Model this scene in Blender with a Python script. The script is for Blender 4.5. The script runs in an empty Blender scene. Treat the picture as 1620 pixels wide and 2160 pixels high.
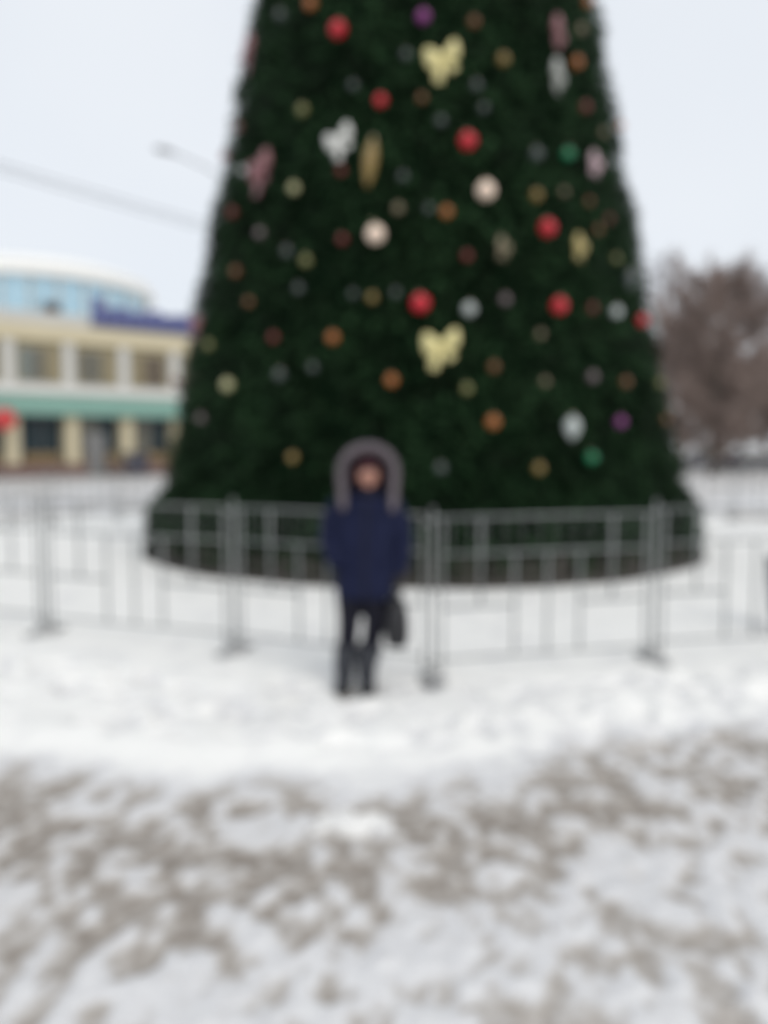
import bpy, math, random
import numpy as np
from mathutils import Vector, Matrix

R = math.radians
rng = np.random.default_rng(7)
random.seed(7)
scene = bpy.context.scene
col = scene.collection

# ------------------------------------------------------------------ camera
CAM_H, PITCH, FPX = 1.62, R(4.4), 1748.0
cam_data = bpy.data.cameras.new('camera')
cam = bpy.data.objects.new('camera', cam_data)
col.objects.link(cam)
cam.location = (0, 0, CAM_H)
cam.rotation_euler = (R(90) - PITCH, 0, 0)
cam_data.sensor_fit = 'VERTICAL'
cam_data.sensor_height = 24.0
cam_data.lens = FPX / 2160 * 24.0
cam_data.clip_start, cam_data.clip_end = 0.05, 3000
cam_data.dof.use_dof = True            # the phone focused far too close
cam_data.dof.focus_distance = 0.30
cam_data.dof.aperture_fstop = 2.85
scene.camera = cam

# ------------------------------------------------------------------ sky and sun
world = bpy.data.worlds.new('World')
scene.world = world
world.use_nodes = True
nt = world.node_tree
nt.nodes.clear()
w_out = nt.nodes.new('ShaderNodeOutputWorld')
w_bg = nt.nodes.new('ShaderNodeBackground')
w_sky = nt.nodes.new('ShaderNodeTexSky')
w_sky.sky_type = 'NISHITA'
w_sky.sun_disc = False
SUN_EL, SUN_AZ = R(38), R(150)
w_sky.sun_elevation, w_sky.sun_rotation = SUN_EL, SUN_AZ
w_mix = nt.nodes.new('ShaderNodeMix')
w_mix.data_type = 'RGBA'
w_mix.inputs[0].default_value = 0.93
w_tc = nt.nodes.new('ShaderNodeTexCoord')
w_no = nt.nodes.new('ShaderNodeTexNoise')
w_no.inputs['Scale'].default_value = 2.2
w_no.inputs['Detail'].default_value = 3.0
w_cr = nt.nodes.new('ShaderNodeValToRGB')
w_cr.color_ramp.elements[0].position, w_cr.color_ramp.elements[1].position = 0.3, 0.7
SK = 1 / 0.12
w_cr.color_ramp.elements[0].color = (0.815 * SK, 0.862 * SK, 0.925 * SK, 1)
w_cr.color_ramp.elements[1].color = (0.885 * SK, 0.920 * SK, 0.965 * SK, 1)
nt.links.new(w_tc.outputs['Generated'], w_no.inputs['Vector'])
nt.links.new(w_no.outputs['Fac'], w_cr.inputs['Fac'])
nt.links.new(w_sky.outputs['Color'], w_mix.inputs[6])
nt.links.new(w_cr.outputs['Color'], w_mix.inputs[7])
nt.links.new(w_mix.outputs[2], w_bg.inputs['Color'])
w_bg.inputs['Strength'].default_value = 0.12
nt.links.new(w_bg.outputs['Background'], w_out.inputs['Surface'])

sun_d = bpy.data.lights.new('sun', 'SUN')
sun_d.energy, sun_d.angle, sun_d.color = 1.15, R(35), (1.0, 0.94, 0.84)
sun = bpy.data.objects.new('sun', sun_d)
col.objects.link(sun)
sd = Vector((math.sin(SUN_AZ) * math.cos(SUN_EL), math.cos(SUN_AZ) * math.cos(SUN_EL), math.sin(SUN_EL)))
sun.rotation_euler = sd.to_track_quat('Z', 'Y').to_euler()
sun.location = (8, -12, 30)

vs = scene.view_settings
vs.view_transform, vs.look, vs.exposure, vs.gamma = 'Standard', 'None', 0.0, 1.0
vs.use_curve_mapping = False
scene.cycles.use_denoising = True
scene.cycles.max_bounces = 8

# ------------------------------------------------------------------ helpers
def hash2(ix, iy, seed):
    n = (ix.astype(np.int64) * 374761393 + iy.astype(np.int64) * 668265263 + seed * 144665) & 0x7fffffff
    n = ((n ^ (n >> 13)) * 1274126177) & 0x7fffffff
    return ((n ^ (n >> 16)) & 0xffff) / 65535.0

def vnoise(x, y, seed=0):
    ix, iy = np.floor(x), np.floor(y)
    fx, fy = x - ix, y - iy
    fx, fy = fx * fx * (3 - 2 * fx), fy * fy * (3 - 2 * fy)
    a, b = hash2(ix, iy, seed), hash2(ix + 1, iy, seed)
    c, d = hash2(ix, iy + 1, seed), hash2(ix + 1, iy + 1, seed)
    return (a * (1 - fx) + b * fx) * (1 - fy) + (c * (1 - fx) + d * fx) * fy

def fbm(x, y, seed=0, octv=3):
    s, a, t = 0, 1, 0
    for k in range(octv):
        s = s + a * vnoise(x * 2 ** k + 17.3 * k, y * 2 ** k - 9.1 * k, seed + k)
        t += a
        a *= 0.5
    return s / t

class MB:
    def __init__(self):
        self.v, self.f = [], []
    def add(self, vs_, fs_):
        o = len(self.v)
        self.v += [tuple(p) for p in vs_]
        self.f += [tuple(i + o for i in f) for f in fs_]
        return self
    def box(self, c, s, rz=0.0, m=None):
        x, y, z = s[0] / 2, s[1] / 2, s[2] / 2
        P = [Vector((a * x, b * y, d * z)) for d in (-1, 1) for b in (-1, 1) for a in (-1, 1)]
        rot = m if m is not None else Matrix.Rotation(rz, 3, 'Z')
        P = [rot @ p + Vector(c) for p in P]
        return self.add(P, [(0, 2, 3, 1), (4, 5, 7, 6), (0, 1, 5, 4), (2, 6, 7, 3), (0, 4, 6, 2), (1, 3, 7, 5)])
    def tube(self, pts, rad, n=8, cap=True):
        pts = [Vector(p) for p in pts]
        if not hasattr(rad, '__len__'):
            rad = [rad] * len(pts)
        rings = []
        up = None
        for i, p in enumerate(pts):
            d = (pts[min(i + 1, len(pts) - 1)] - pts[max(i - 1, 0)]).normalized()
            if up is None:
                up = Vector((0, 0, 1)) if abs(d.z) < 0.9 else Vector((1, 0, 0))
            a = d.cross(up).normalized()
            b = a.cross(d).normalized()
            up = b
            rr = rad[i] if hasattr(rad[i], '__len__') else (rad[i], rad[i])
            rings.append([p + a * (rr[0] * math.cos(t)) - b * (rr[1] * math.sin(t)) for t in [2 * math.pi * k / n for k in range(n)]])
        return self.loft(rings, cap)
    def loft(self, rings, cap=True):
        n = len(rings[0])
        V = [p for r in rings for p in r]
        F = []
        for i in range(len(rings) - 1):
            for k in range(n):
                k2 = (k + 1) % n
                F.append((i * n + k, i * n + k2, (i + 1) * n + k2, (i + 1) * n + k))
        if cap:
            F.append(tuple(range(n - 1, -1, -1)))
            F.append(tuple((len(rings) - 1) * n + k for k in range(n)))
        return self.add(V, F)
    def ball(self, c, r, seg=16, rings=10, m=None):
        if not hasattr(r, '__len__'):
            r = (r, r, r)
        V = [(0, 0, -1)]
        for i in range(1, rings):
            ph = -math.pi / 2 + math.pi * i / rings
            for k in range(seg):
                th = 2 * math.pi * k / seg
                V.append((math.cos(ph) * math.cos(th), math.cos(ph) * math.sin(th), math.sin(ph)))
        V.append((0, 0, 1))
        F = []
        for k in range(seg):
            F.append((0, 1 + (k + 1) % seg, 1 + k))
        for i in range(rings - 2):
            for k in range(seg):
                a, b = 1 + i * seg + k, 1 + i * seg + (k + 1) % seg
                F.append((a, b, b + seg, a + seg))
        t = len(V) - 1
        for k in range(seg):
            F.append((t, t - seg + k, t - seg + (k + 1) % seg))
        P = []
        for p in V:
            q = Vector((p[0] * r[0], p[1] * r[1], p[2] * r[2]))
            if m is not None:
                q = m @ q
            P.append(q + Vector(c))
        return self.add(P, F)
    def lathe(self, prof, n=24, c=(0, 0, 0)):
        rings = [[(c[0] + r * math.cos(2 * math.pi * k / n), c[1] + r * math.sin(2 * math.pi * k / n), c[2] + z) for k in range(n)] for r, z in prof]
        return self.loft(rings)
    def build(self, name, mat, parent=None, smooth=False, bevel=0):
        me = bpy.data.meshes.new(name)
        me.from_pydata(self.v, [], self.f)
        me.materials.append(mat)
        if smooth:
            me.polygons.foreach_set('use_smooth', [True] * len(me.polygons))
        me.update()
        return link(name, me, parent, bevel)

def link(name, me, parent=None, bevel=0):
    o = bpy.data.objects.new(name, me)
    col.objects.link(o)
    if parent is not None:
        o.parent = parent
    if bevel:
        b = o.modifiers.new('bevel', 'BEVEL')
        b.width, b.segments, b.limit_method = bevel, 2, 'ANGLE'
    return o

def np_mesh(name, V, F, mat):
    """triangles or quads from numpy arrays"""
    me = bpy.data.meshes.new(name)
    n, k = F.shape
    me.vertices.add(len(V))
    me.vertices.foreach_set('co', V.astype(np.float32).ravel())
    me.loops.add(n * k)
    me.loops.foreach_set('vertex_index', F.astype(np.int32).ravel())
    me.polygons.add(n)
    me.polygons.foreach_set('loop_start', np.arange(0, n * k, k, dtype=np.int32))
    me.materials.append(mat)
    me.update(calc_edges=True)
    return me

def empty(name, loc=(0, 0, 0), rz=0.0):
    o = bpy.data.objects.new(name, None)
    o.empty_display_size = 0.1
    col.objects.link(o)
    o.location = loc
    o.rotation_euler = (0, 0, rz)
    return o

def tag(o, label, cat, group=None, kind=None):
    o['label'], o['category'] = label, cat
    if group:
        o['group'] = group
    if kind:
        o['kind'] = kind
    return o

def copy_tree(o, parent=None):
    c = o.copy()
    col.objects.link(c)
    if parent is not None:
        c.parent = parent
    for ch in list(o.children):
        copy_tree(ch, c)
    return c

def remesh(o, voxel, smooth=4, fac=0.5):
    m = o.modifiers.new('r', 'REMESH')
    m.mode, m.voxel_size, m.use_smooth_shade = 'VOXEL', voxel, True
    s = o.modifiers.new('s', 'SMOOTH')
    s.iterations, s.factor = smooth, fac
    dg = bpy.context.evaluated_depsgraph_get()
    me = bpy.data.meshes.new_from_object(o.evaluated_get(dg))
    o.modifiers.clear()
    old = o.data
    me.name = old.name
    o.data = me
    return o

def mat(name, rgb, rough=0.6, metal=0.0, var=0.0, vscale=8.0, coat=0.0, bump=0.0, bscale=60.0, island=0.0, spec=0.5, trans=0.0):
    m = bpy.data.materials.new(name)
    m.use_nodes = True
    t = m.node_tree
    p = t.nodes['Principled BSDF']
    p.inputs['Base Color'].default_value = (*rgb, 1)
    p.inputs['Roughness'].default_value = rough
    p.inputs['Metallic'].default_value = metal
    p.inputs['Coat Weight'].default_value = coat
    p.inputs['Specular IOR Level'].default_value = spec
    if var or bump:
        tc = t.nodes.new('ShaderNodeTexCoord')
    if var or island:
        lo = tuple(max(0, c * (1 - max(var, island))) for c in rgb)
        hi = tuple(min(1, c * (1 + max(var, island))) for c in rgb)
        r = t.nodes.new('ShaderNodeMix')
        r.data_type = 'RGBA'
        r.inputs[6].default_value, r.inputs[7].default_value = (*lo, 1), (*hi, 1)
        if island:
            g = t.nodes.new('ShaderNodeNewGeometry')
            t.links.new(g.outputs['Random Per Island'], r.inputs[0])
        else:
            n = t.nodes.new('ShaderNodeTexNoise')
            n.inputs['Scale'].default_value = vscale
            n.inputs['Detail'].default_value = 4
            t.links.new(tc.outputs['Object'], n.inputs['Vector'])
            t.links.new(n.outputs['Fac'], r.inputs[0])
        t.links.new(r.outputs[2], p.inputs['Base Color'])
    if bump:
        n2 = t.nodes.new('ShaderNodeTexNoise')
        n2.inputs['Scale'].default_value = bscale
        n2.inputs['Detail'].default_value = 3
        b = t.nodes.new('ShaderNodeBump')
        b.inputs['Strength'].default_value = bump
        b.inputs['Distance'].default_value = 0.01
        t.links.new(tc.outputs['Object'], n2.inputs['Vector'])
        t.links.new(n2.outputs['Fac'], b.inputs['Height'])
        t.links.new(b.outputs['Normal'], p.inputs['Normal'])
    return m

# ------------------------------------------------------------------ materials
M = dict(
    needle=mat('fir_needle', (0.0185, 0.0450, 0.0185), 0.6, island=0.65, spec=0.10),
    backing=mat('dark_backing', (0.004, 0.011, 0.005), 0.9, spec=0.03),  # near-black, for the added crown core and the sheet behind the boards
    bark=mat('bark', (0.11, 0.09, 0.075), 0.9, var=0.3, vscale=3),
    twig=mat('twig', (0.29, 0.225, 0.198), 0.9, island=0.35),
    twig_hazed=mat('hazed_twig', (0.34, 0.32, 0.33), 0.9, island=0.3),  # paler twig copy for the far trees, distance haze put into its colour
    fence=mat('fence_paint', (0.24, 0.25, 0.25), 0.45, var=0.12, vscale=12),
    foot=mat('fence_foot_iron', (0.33, 0.33, 0.33), 0.7, var=0.3, vscale=14),
    plinth=mat('weathered_board', (0.052, 0.047, 0.041), 0.85, var=0.4, vscale=6),
    snow_clean=mat('snow', (0.90, 0.895, 0.87), 0.7, var=0.03, vscale=9, bump=0.5, bscale=25),
    snow_trodden=mat('trodden_snow_lump', (0.80, 0.79, 0.77), 0.75, var=0.08, vscale=20, bump=0.4, bscale=60),
    cream=mat('cream_plaster', (0.60, 0.53, 0.37), 0.85, var=0.08, vscale=1.2),
    white=mat('white_plaster', (0.56, 0.555, 0.53), 0.8, var=0.06, vscale=1.5),
    ochre=mat('ochre_plaster', (0.36, 0.305, 0.175), 0.85, var=0.1, vscale=1.2),
    green=mat('green_fascia', (0.215, 0.385, 0.325), 0.55, var=0.08, vscale=1.0),
    brownbase=mat('red_brown_tile', (0.17, 0.10, 0.085), 0.7, var=0.3, vscale=4),
    ledge=mat('yellow_brown_board', (0.22, 0.155, 0.075), 0.7, var=0.25, vscale=3),
    darkglass=mat('dark_shop_glass', (0.016, 0.030, 0.036), 0.15, var=0.5, vscale=0.6, spec=0.25),
    greenglass=mat('grey_green_pane', (0.15, 0.175, 0.165), 0.3, var=0.2, vscale=0.8),
    curtain=mat('ochre_curtained_pane', (0.24, 0.20, 0.115), 0.4, var=0.2, vscale=0.8),
    brownpane=mat('brown_pane', (0.10, 0.075, 0.05), 0.3, var=0.25, vscale=0.8),
    greyglass=mat('grey_window_glass', (0.12, 0.115, 0.09), 0.2, var=0.35, vscale=0.8),
    frame=mat('window_frame', (0.34, 0.31, 0.235), 0.5),
    blueglass=mat('blue_glass', (0.42, 0.60, 0.70), 0.22, metal=0.35, var=0.18, vscale=0.35),  # light blue base has the sky's reflection put into the colour
    greydoor=mat('grey_door_paint', (0.20, 0.20, 0.20), 0.5, var=0.1),
    steelgrey=mat('grey_steel', (0.22, 0.23, 0.25), 0.5, metal=0.3),
    violet=mat('violet_sign_face', (0.10, 0.115, 0.27), 0.45, var=0.1, vscale=2),
    redsign=mat('red_sign_face', (0.55, 0.05, 0.05), 0.4),
    cable=mat('cable_rubber', (0.09, 0.095, 0.10), 0.6),
    lamp=mat('grey_lamp_shell', (0.35, 0.36, 0.38), 0.4, metal=0.4),
    lens=mat('lamp_lens', (0.5, 0.5, 0.48), 0.2),
    skin=mat('skin', (0.52, 0.27, 0.20), 0.5, var=0.06, vscale=20),
    navy=mat('navy_jacket_cloth', (0.0105, 0.0140, 0.041), 0.8, var=0.35, vscale=9, bump=0.7, bscale=40, spec=0.15),
    zipm=mat('dark_zip', (0.02, 0.02, 0.03), 0.4, metal=0.5),
    black=mat('black_trouser_cloth', (0.012, 0.012, 0.020), 0.85, var=0.2, vscale=15, spec=0.2),
    boot=mat('grey_boot_felt', (0.036, 0.039, 0.048), 0.8, var=0.2, vscale=15),
    sole=mat('boot_sole', (0.03, 0.03, 0.03), 0.9),
    fur=mat('grey_fur', (0.17, 0.145, 0.16), 0.9, island=0.45),
    hat=mat('burgundy_knit', (0.055, 0.016, 0.026), 0.95, var=0.2, vscale=30, bump=0.6, bscale=80),
    glove=mat('dark_glove', (0.016, 0.014, 0.015), 0.8),
    bag=mat('black_bag_leather', (0.010, 0.010, 0.013), 0.45, var=0.2, vscale=14),
    eyew=mat('eye_white', (0.75, 0.73, 0.70), 0.3),
    eyed=mat('eye_iris', (0.05, 0.03, 0.02), 0.2),
    lip=mat('lip', (0.42, 0.13, 0.12), 0.45),
    brow=mat('brow_hair', (0.05, 0.03, 0.02), 0.9),
    tyre=mat('tyre_rubber', (0.02, 0.02, 0.02), 0.9),
    rim=mat('wheel_rim', (0.40, 0.41, 0.42), 0.35, metal=0.8),
    carglass=mat('car_glass', (0.03, 0.035, 0.04), 0.08),
    headl=mat('headlight_glass', (0.7, 0.7, 0.68), 0.15),
    taill=mat('tail_light_plastic', (0.35, 0.02, 0.02), 0.25),
    plate=mat('plate', (0.7, 0.7, 0.68), 0.5),
    caps=mat('ornament_cap', (0.45, 0.40, 0.28), 0.3, metal=0.8),
)
t_ = M['needle'].node_tree
a_ = t_.nodes.new('ShaderNodeAttribute'); a_.attribute_name = 'tint'
m_ = t_.nodes.new('ShaderNodeVectorMath'); m_.operation = 'SCALE'
src_ = t_.nodes['Principled BSDF'].inputs['Base Color'].links[0].from_socket
t_.links.new(src_, m_.inputs[0]); t_.links.new(a_.outputs['Fac'], m_.inputs['Scale'])
t_.links.new(m_.outputs[0], t_.nodes['Principled BSDF'].inputs['Base Color'])
# ------------------------------------------------------------------ ground
TC = np.array([0.61, 13.9])          # the tree's axis
def coords(lo, hi, step, far_lo, far_hi, g=1.12):
    a = list(np.arange(lo, hi, step))
    s, x = step, hi
    while x < far_hi:
        a.append(x); s *= g; x += s
    a.append(far_hi)
    s, x = step, lo - step
    b = []
    while x > far_lo:
        b.append(x); s *= g; x -= s
    b.append(far_lo)
    return np.array(b[::-1] + a)
gx = coords(-3.0, 3.6, 0.022, -600, 600)
gy = coords(1.3, 6.2, 0.022, -120, 900, 1.05)
X, Y = np.meshgrid(gx, gy)
dist = np.hypot(X - TC[0], Y - TC[1])
edge = np.interp(X, [-2.6, -2.0, 0.0, 0.8, 1.65, 2.5, 4.0], [10.0, 9.95, 9.77, 9.50, 9.10, 8.92, 8.9]) + 0.5 * (fbm(X * 1.1, Y * 1.1, 5, 3) - 0.5)
ring = np.clip((dist - edge) / 0.45, 0, 1)
ring = ring * ring * (3 - 2 * ring)
wx = X + 0.05 * (fbm(X * 6, Y * 6, 61) - .5)
wy = Y + 0.05 * (fbm(X * 6, Y * 6, 67) - .5)
lump = 0.75 * fbm(wx * 12.0, wy * 7.2, 11, 3) + 0.25 * fbm(X * 26, Y * 17, 12, 2)          # trampled clods
blot = fbm(wx * 2.0, wy * 1.3, 23, 2)
mid = np.clip(1 - np.abs((dist - edge) - 0.95) / 1.15, 0, 1)   # the most worn strip of the walkway
hollow = np.clip((0.530 - lump + 0.32 * (blot - 0.5) + 0.12 * mid) / 0.22, 0, 1)
hollow = hollow * hollow * (3 - 2 * hollow)
grime = ring * (0.22 + 0.10 * mid + (0.45 + 0.10 * mid) * hollow)
far = np.clip((dist - 14) / 20, 0, 1)
grime = grime * (1 - far) + ring * far * 0.42
near = np.exp(-np.clip(dist - 12, 0, None) / 6)
Z = near * (ring * (0.075 * (lump - 0.5) + 0.03 * (blot - 0.5)) + (1 - ring) * (0.035 * (fbm(X * 1.3, Y * 1.3, 31) - 0.5) + 0.012 * (fbm(X * 7, Y * 7, 37) - .5)))
Z += near * 0.05 * np.exp(-((dist - edge + 0.25) / 0.35) ** 2)     # the ploughed lip of the clean strip
foot_marks = 0 * X
for k in range(340):                              # footprints in the clean snow
    a = rng.uniform(-0.5, 0.4)
    r = rng.uniform(8.15, 9.6)
    cx, cy = TC[0] + r * math.sin(a), TC[1] - r * math.cos(a)
    th = rng.uniform(0, math.pi)
    sel = (np.abs(X - cx) < 0.3) & (np.abs(Y - cy) < 0.3)
    dx, dy = X[sel] - cx, Y[sel] - cy
    u, v = dx * math.cos(th) + dy * math.sin(th), -dx * math.sin(th) + dy * math.cos(th)
    g = np.exp(-((u / 0.13) ** 2 + (v / 0.06) ** 2) ** 1.5)
    Z[sel] -= 0.034 * g
    foot_marks[sel] = np.maximum(foot_marks[sel], g * rng.uniform(0.1, 0.8))
grime = np.clip(grime + (1 - ring) * foot_marks * 0.30 + (1 - ring) * 0.10 * np.clip((0.45 - fbm(X * 6, Y * 4, 91, 3)) / 0.2, 0, 1), 0, 1)
Z -= near * 0
ny, nx = X.shape
idx = np.arange(nx * ny).reshape(ny, nx)
F = np.stack([idx[:-1, :-1], idx[:-1, 1:], idx[1:, 1:], idx[1:, :-1]], -1).reshape(-1, 4)

gm = bpy.data.materials.new('trodden_snow')
gm.use_nodes = True
t = gm.node_tree
p = t.nodes['Principled BSDF']
p.inputs['Roughness'].default_value = 0.75
p.inputs['Specular IOR Level'].default_value = 0.25
at = t.nodes.new('ShaderNodeAttribute'); at.attribute_name = 'grime'
tc = t.nodes.new('ShaderNodeTexCoord')
n1 = t.nodes.new('ShaderNodeTexNoise'); n1.inputs['Scale'].default_value = 16; n1.inputs['Detail'].default_value = 5
n2 = t.nodes.new('ShaderNodeTexNoise'); n2.inputs['Scale'].default_value = 90; n2.inputs['Detail'].default_value = 4
t.links.new(tc.outputs['Object'], n1.inputs['Vector'])
t.links.new(tc.outputs['Object'], n2.inputs['Vector'])
ad = t.nodes.new('ShaderNodeMath'); ad.operation = 'SUBTRACT'; ad.inputs[1].default_value = 0.5
t.links.new(n1.outputs['Fac'], ad.inputs[0])
mu = t.nodes.new('ShaderNodeMath'); mu.operation = 'MULTIPLY_ADD'; mu.inputs[1].default_value = 1.3; mu.inputs[2].default_value = 1.0
t.links.new(ad.outputs[0], mu.inputs[0])
gg = t.nodes.new('ShaderNodeMath'); gg.operation = 'MULTIPLY'; gg.use_clamp = True
t.links.new(mu.outputs[0], gg.inputs[0]); t.links.new(at.outputs['Fac'], gg.inputs[1])
cr = t.nodes.new('ShaderNodeValToRGB')
e = cr.color_ramp.elements
e[0].position, e[0].color = 0.0, (0.915, 0.905, 0.875, 1)
e[1].position, e[1].color = 1.0, (0.23, 0.20, 0.172, 1)
for pos, c in ((0.25, (0.69, 0.685, 0.69)), (0.5, (0.52, 0.495, 0.47)), (0.75, (0.38, 0.345, 0.31))):
    q = e.new(pos); q.color = (*c, 1)
t.links.new(gg.outputs[0], cr.inputs['Fac'])
t.links.new(cr.outputs['Color'], p.inputs['Base Color'])
bp = t.nodes.new('ShaderNodeBump'); bp.inputs['Strength'].default_value = 0.5; bp.inputs['Distance'].default_value = 0.012
sm_ = t.nodes.new('ShaderNodeMath'); sm_.operation = 'MULTIPLY_ADD'; sm_.inputs[1].default_value = 0.35
t.links.new(n2.outputs['Fac'], sm_.inputs[0]); t.links.new(n1.outputs['Fac'], sm_.inputs[2])
t.links.new(sm_.outputs[0], bp.inputs['Height']); t.links.new(bp.outputs['Normal'], p.inputs['Normal'])

me = np_mesh('ground', np.stack([X, Y, Z], -1).reshape(-1, 3), F, gm)
me.polygons.foreach_set('use_smooth', np.ones(len(me.polygons), dtype=bool))
at_ = me.attributes.new('grime', 'FLOAT', 'POINT')
at_.data.foreach_set('value', grime.astype(np.float32).ravel())
ground = link('ground', me)
ground['kind'] = 'structure'

def ground_z(x, y):
    i = min(max(np.searchsorted(gy, y), 0), ny - 1)
    j = min(max(np.searchsorted(gx, x), 0), nx - 1)
    return float(Z[i, j])

# ------------------------------------------------------------------ the big artificial fir
PROF_PX = [(1190, 535), (1140, 575), (1080, 590), (1050, 574), (1020, 558), (900, 537), (760, 511), (650, 492), (600, 484), (540, 468), (425, 452), (400, 440), (340, 429), (270, 417), (150, 400), (0, 369)]
prof = []
D = float(TC[1])
for y, w in PROF_PX:
    v = 1080 - y
    fwd, up = FPX * math.cos(PITCH) + v * math.sin(PITCH), v * math.cos(PITCH) - FPX * math.sin(PITCH)
    az = math.atan(w / fwd)
    prof.append((CAM_H + up / math.hypot(fwd, w) * D * math.cos(az), D * math.sin(az)))
prof[0] = (0.36, prof[0][1])
pz = np.array([a for a, b in prof] + [22.5])
pr = np.array([b for a, b in prof] + [0.15])
# tiers above the frame: slight steps, straight overall taper
def RAD(z):
    return np.interp(z, pz, pr)

def crown_mesh():
    zs = np.linspace(0.36, 22.3, 4000)
    wgt = RAD(zs) * np.where(zs < 9.5, 1.0, 0.55)
    cdf = np.cumsum(wgt); cdf /= cdf[-1]
    N = 30000
    z = np.interp(rng.random(N), cdf, zs)
    z[:3200] = rng.uniform(0.12, 0.46, 3200)          # ragged fringe over the stand
    th = rng.random(N) * 2 * math.pi
    # clumps push the branch tips in and out
    bumpy = fbm(th * 4.2 * 1.6 + 100, z * 1.6, 41, 3) - 0.5
    depth = rng.exponential(0.055, N) + 0.0 + np.clip(0.32 * -bumpy + 0.05, 0, 1) * 1.1
    r = RAD(z) + 0.03 + 0.09 * np.exp(-((z - 0.62) / 0.22) ** 2) - depth
    L = rng.uniform(0.28, 0.46, N)
    nb = 30
    droop = rng.normal(-0.35, 0.28, N)
    side = rng.normal(0, 0.45, N)
    ax = np.stack([np.cos(th), np.sin(th), np.zeros(N)], -1)
    tg = np.stack([-np.sin(th), np.cos(th), np.zeros(N)], -1)
    r[:3200] = rng.uniform(4.20, 4.52, 3200)
    d = ax + tg * side[:, None] + np.array([0, 0, 1.0]) * droop[:, None]
    d /= np.linalg.norm(d, axis=1, keepdims=True)
    tip = ax * r[:, None] + np.array([0, 0, 1.0]) * z[:, None]
    a = np.cross(d, np.array([0, 0, 1.0])); a /= np.linalg.norm(a, axis=1, keepdims=True)
    b = np.cross(a, d)
    s = rng.random((N, nb))                         # place along the sprig, 0 at the tip
    ph = rng.random((N, nb)) * 2 * math.pi
    bl = rng.uniform(0.06, 0.105, (N, nb)) * (0.55 + 0.45 * np.minimum(1, s * 4))
    w = rng.uniform(0.006, 0.011, (N, nb))
    base = tip[:, None, :] - d[:, None, :] * (s * L[:, None])[..., None]
    rad_dir = a[:, None, :] * np.cos(ph)[..., None] + b[:, None, :] * np.sin(ph)[..., None]
    tdir = rad_dir + d[:, None, :] * rng.uniform(0.3, 0.9, (N, nb))[..., None]
    tdir /= np.linalg.norm(tdir, axis=2, keepdims=True)
    wdir = np.cross(tdir, d[:, None, :]); wdir /= np.linalg.norm(wdir, axis=2, keepdims=True) + 1e-9
    p0 = base - wdir * w[..., None]
    p1 = base + wdir * w[..., None]
    p2 = base + tdir * bl[..., None]
    V = np.stack([p0, p1, p2], 2).reshape(-1, 3)
    V[:, 2] = np.maximum(V[:, 2], 0.03)
    Fx = np.arange(len(V)).reshape(-1, 3)
    me = np_mesh('crown', V, Fx, M['needle'])
    tint = np.clip(0.45 + 1.5 * rng.random(N) ** 2.2 + 1.2 * (fbm(th * 9 + 40, z * 2.2, 77, 2) - 0.5), 0.25, 2.2)   # old and new sprays of tinsel
    ta = me.attributes.new('tint', 'FLOAT', 'POINT')
    ta.data.foreach_set('value', np.repeat(tint, nb * 3).astype(np.float32))
    return me

fir = tag(empty('fir_tree', (TC[0], TC[1], 0)), 'huge dark green artificial fir hung with baubles and bows inside the ring fence', 'christmas tree')
crown = link('crown', crown_mesh(), fir)
crown['kind'] = 'stuff'
zz = np.concatenate([np.linspace(0.45, 9, 30), np.linspace(10, 22.2, 8)])
MB().lathe([(max(0.05, float(RAD(z)) - 0.27), float(z)) for z in zz], 48).build('blocking_core', M['backing'], fir, True)  # added dark core: blocks light and sky showing through the crown
MB().tube([(0, 0, 0), (0, 0, 10), (0, 0, 22.8)], [0.30, 0.2, 0.05], 12).build('trunk', M['bark'], fir, True)
# the low stand the tree hangs over: posts, top ring and separate boards with dark gaps
nb_ = 72
Rp = 4.36
for k in range(nb_):
    a = 2 * math.pi * k / nb_
    if k == 0:
        w_ = 2 * math.pi * Rp / nb_ - 0.07
        board_me = MB().box((0, 0, 0.19), (w_, 0.03, 0.38)).build('board', M['plinth'], fir)
        o = board_me
    else:
        o = board_me.copy()
        col.objects.link(o)
        o.parent = fir
    rr_ = Rp + 0.015 * math.sin(k * 2.7)
    o.location = (rr_ * math.sin(a), -rr_ * math.cos(a), -0.06 + 0.03 * math.sin(k * 1.9))
    o.rotation_euler = (0, 0, a)
MB().lathe([(Rp - 0.05, 0.0), (Rp - 0.05, 0.36)], 48).build('gap_backing', M['backing'], fir, True)  # near-black sheet stands in for the shade in the board gaps
MB().lathe([(Rp + 0.02, -0.05), (Rp + 0.16, -0.05), (Rp + 0.13, 0.05), (Rp + 0.03, 0.07)], 72).build('kerb', M['plinth'], fir)

# ------------------------------------------------------------------ ring fence
W0 = 1.77
def bar(mb_pts, rad, name, parent, m=None, n=8):
    return MB().tube(mb_pts, rad, n).build(name, m or M['fence'], parent, True)

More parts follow.
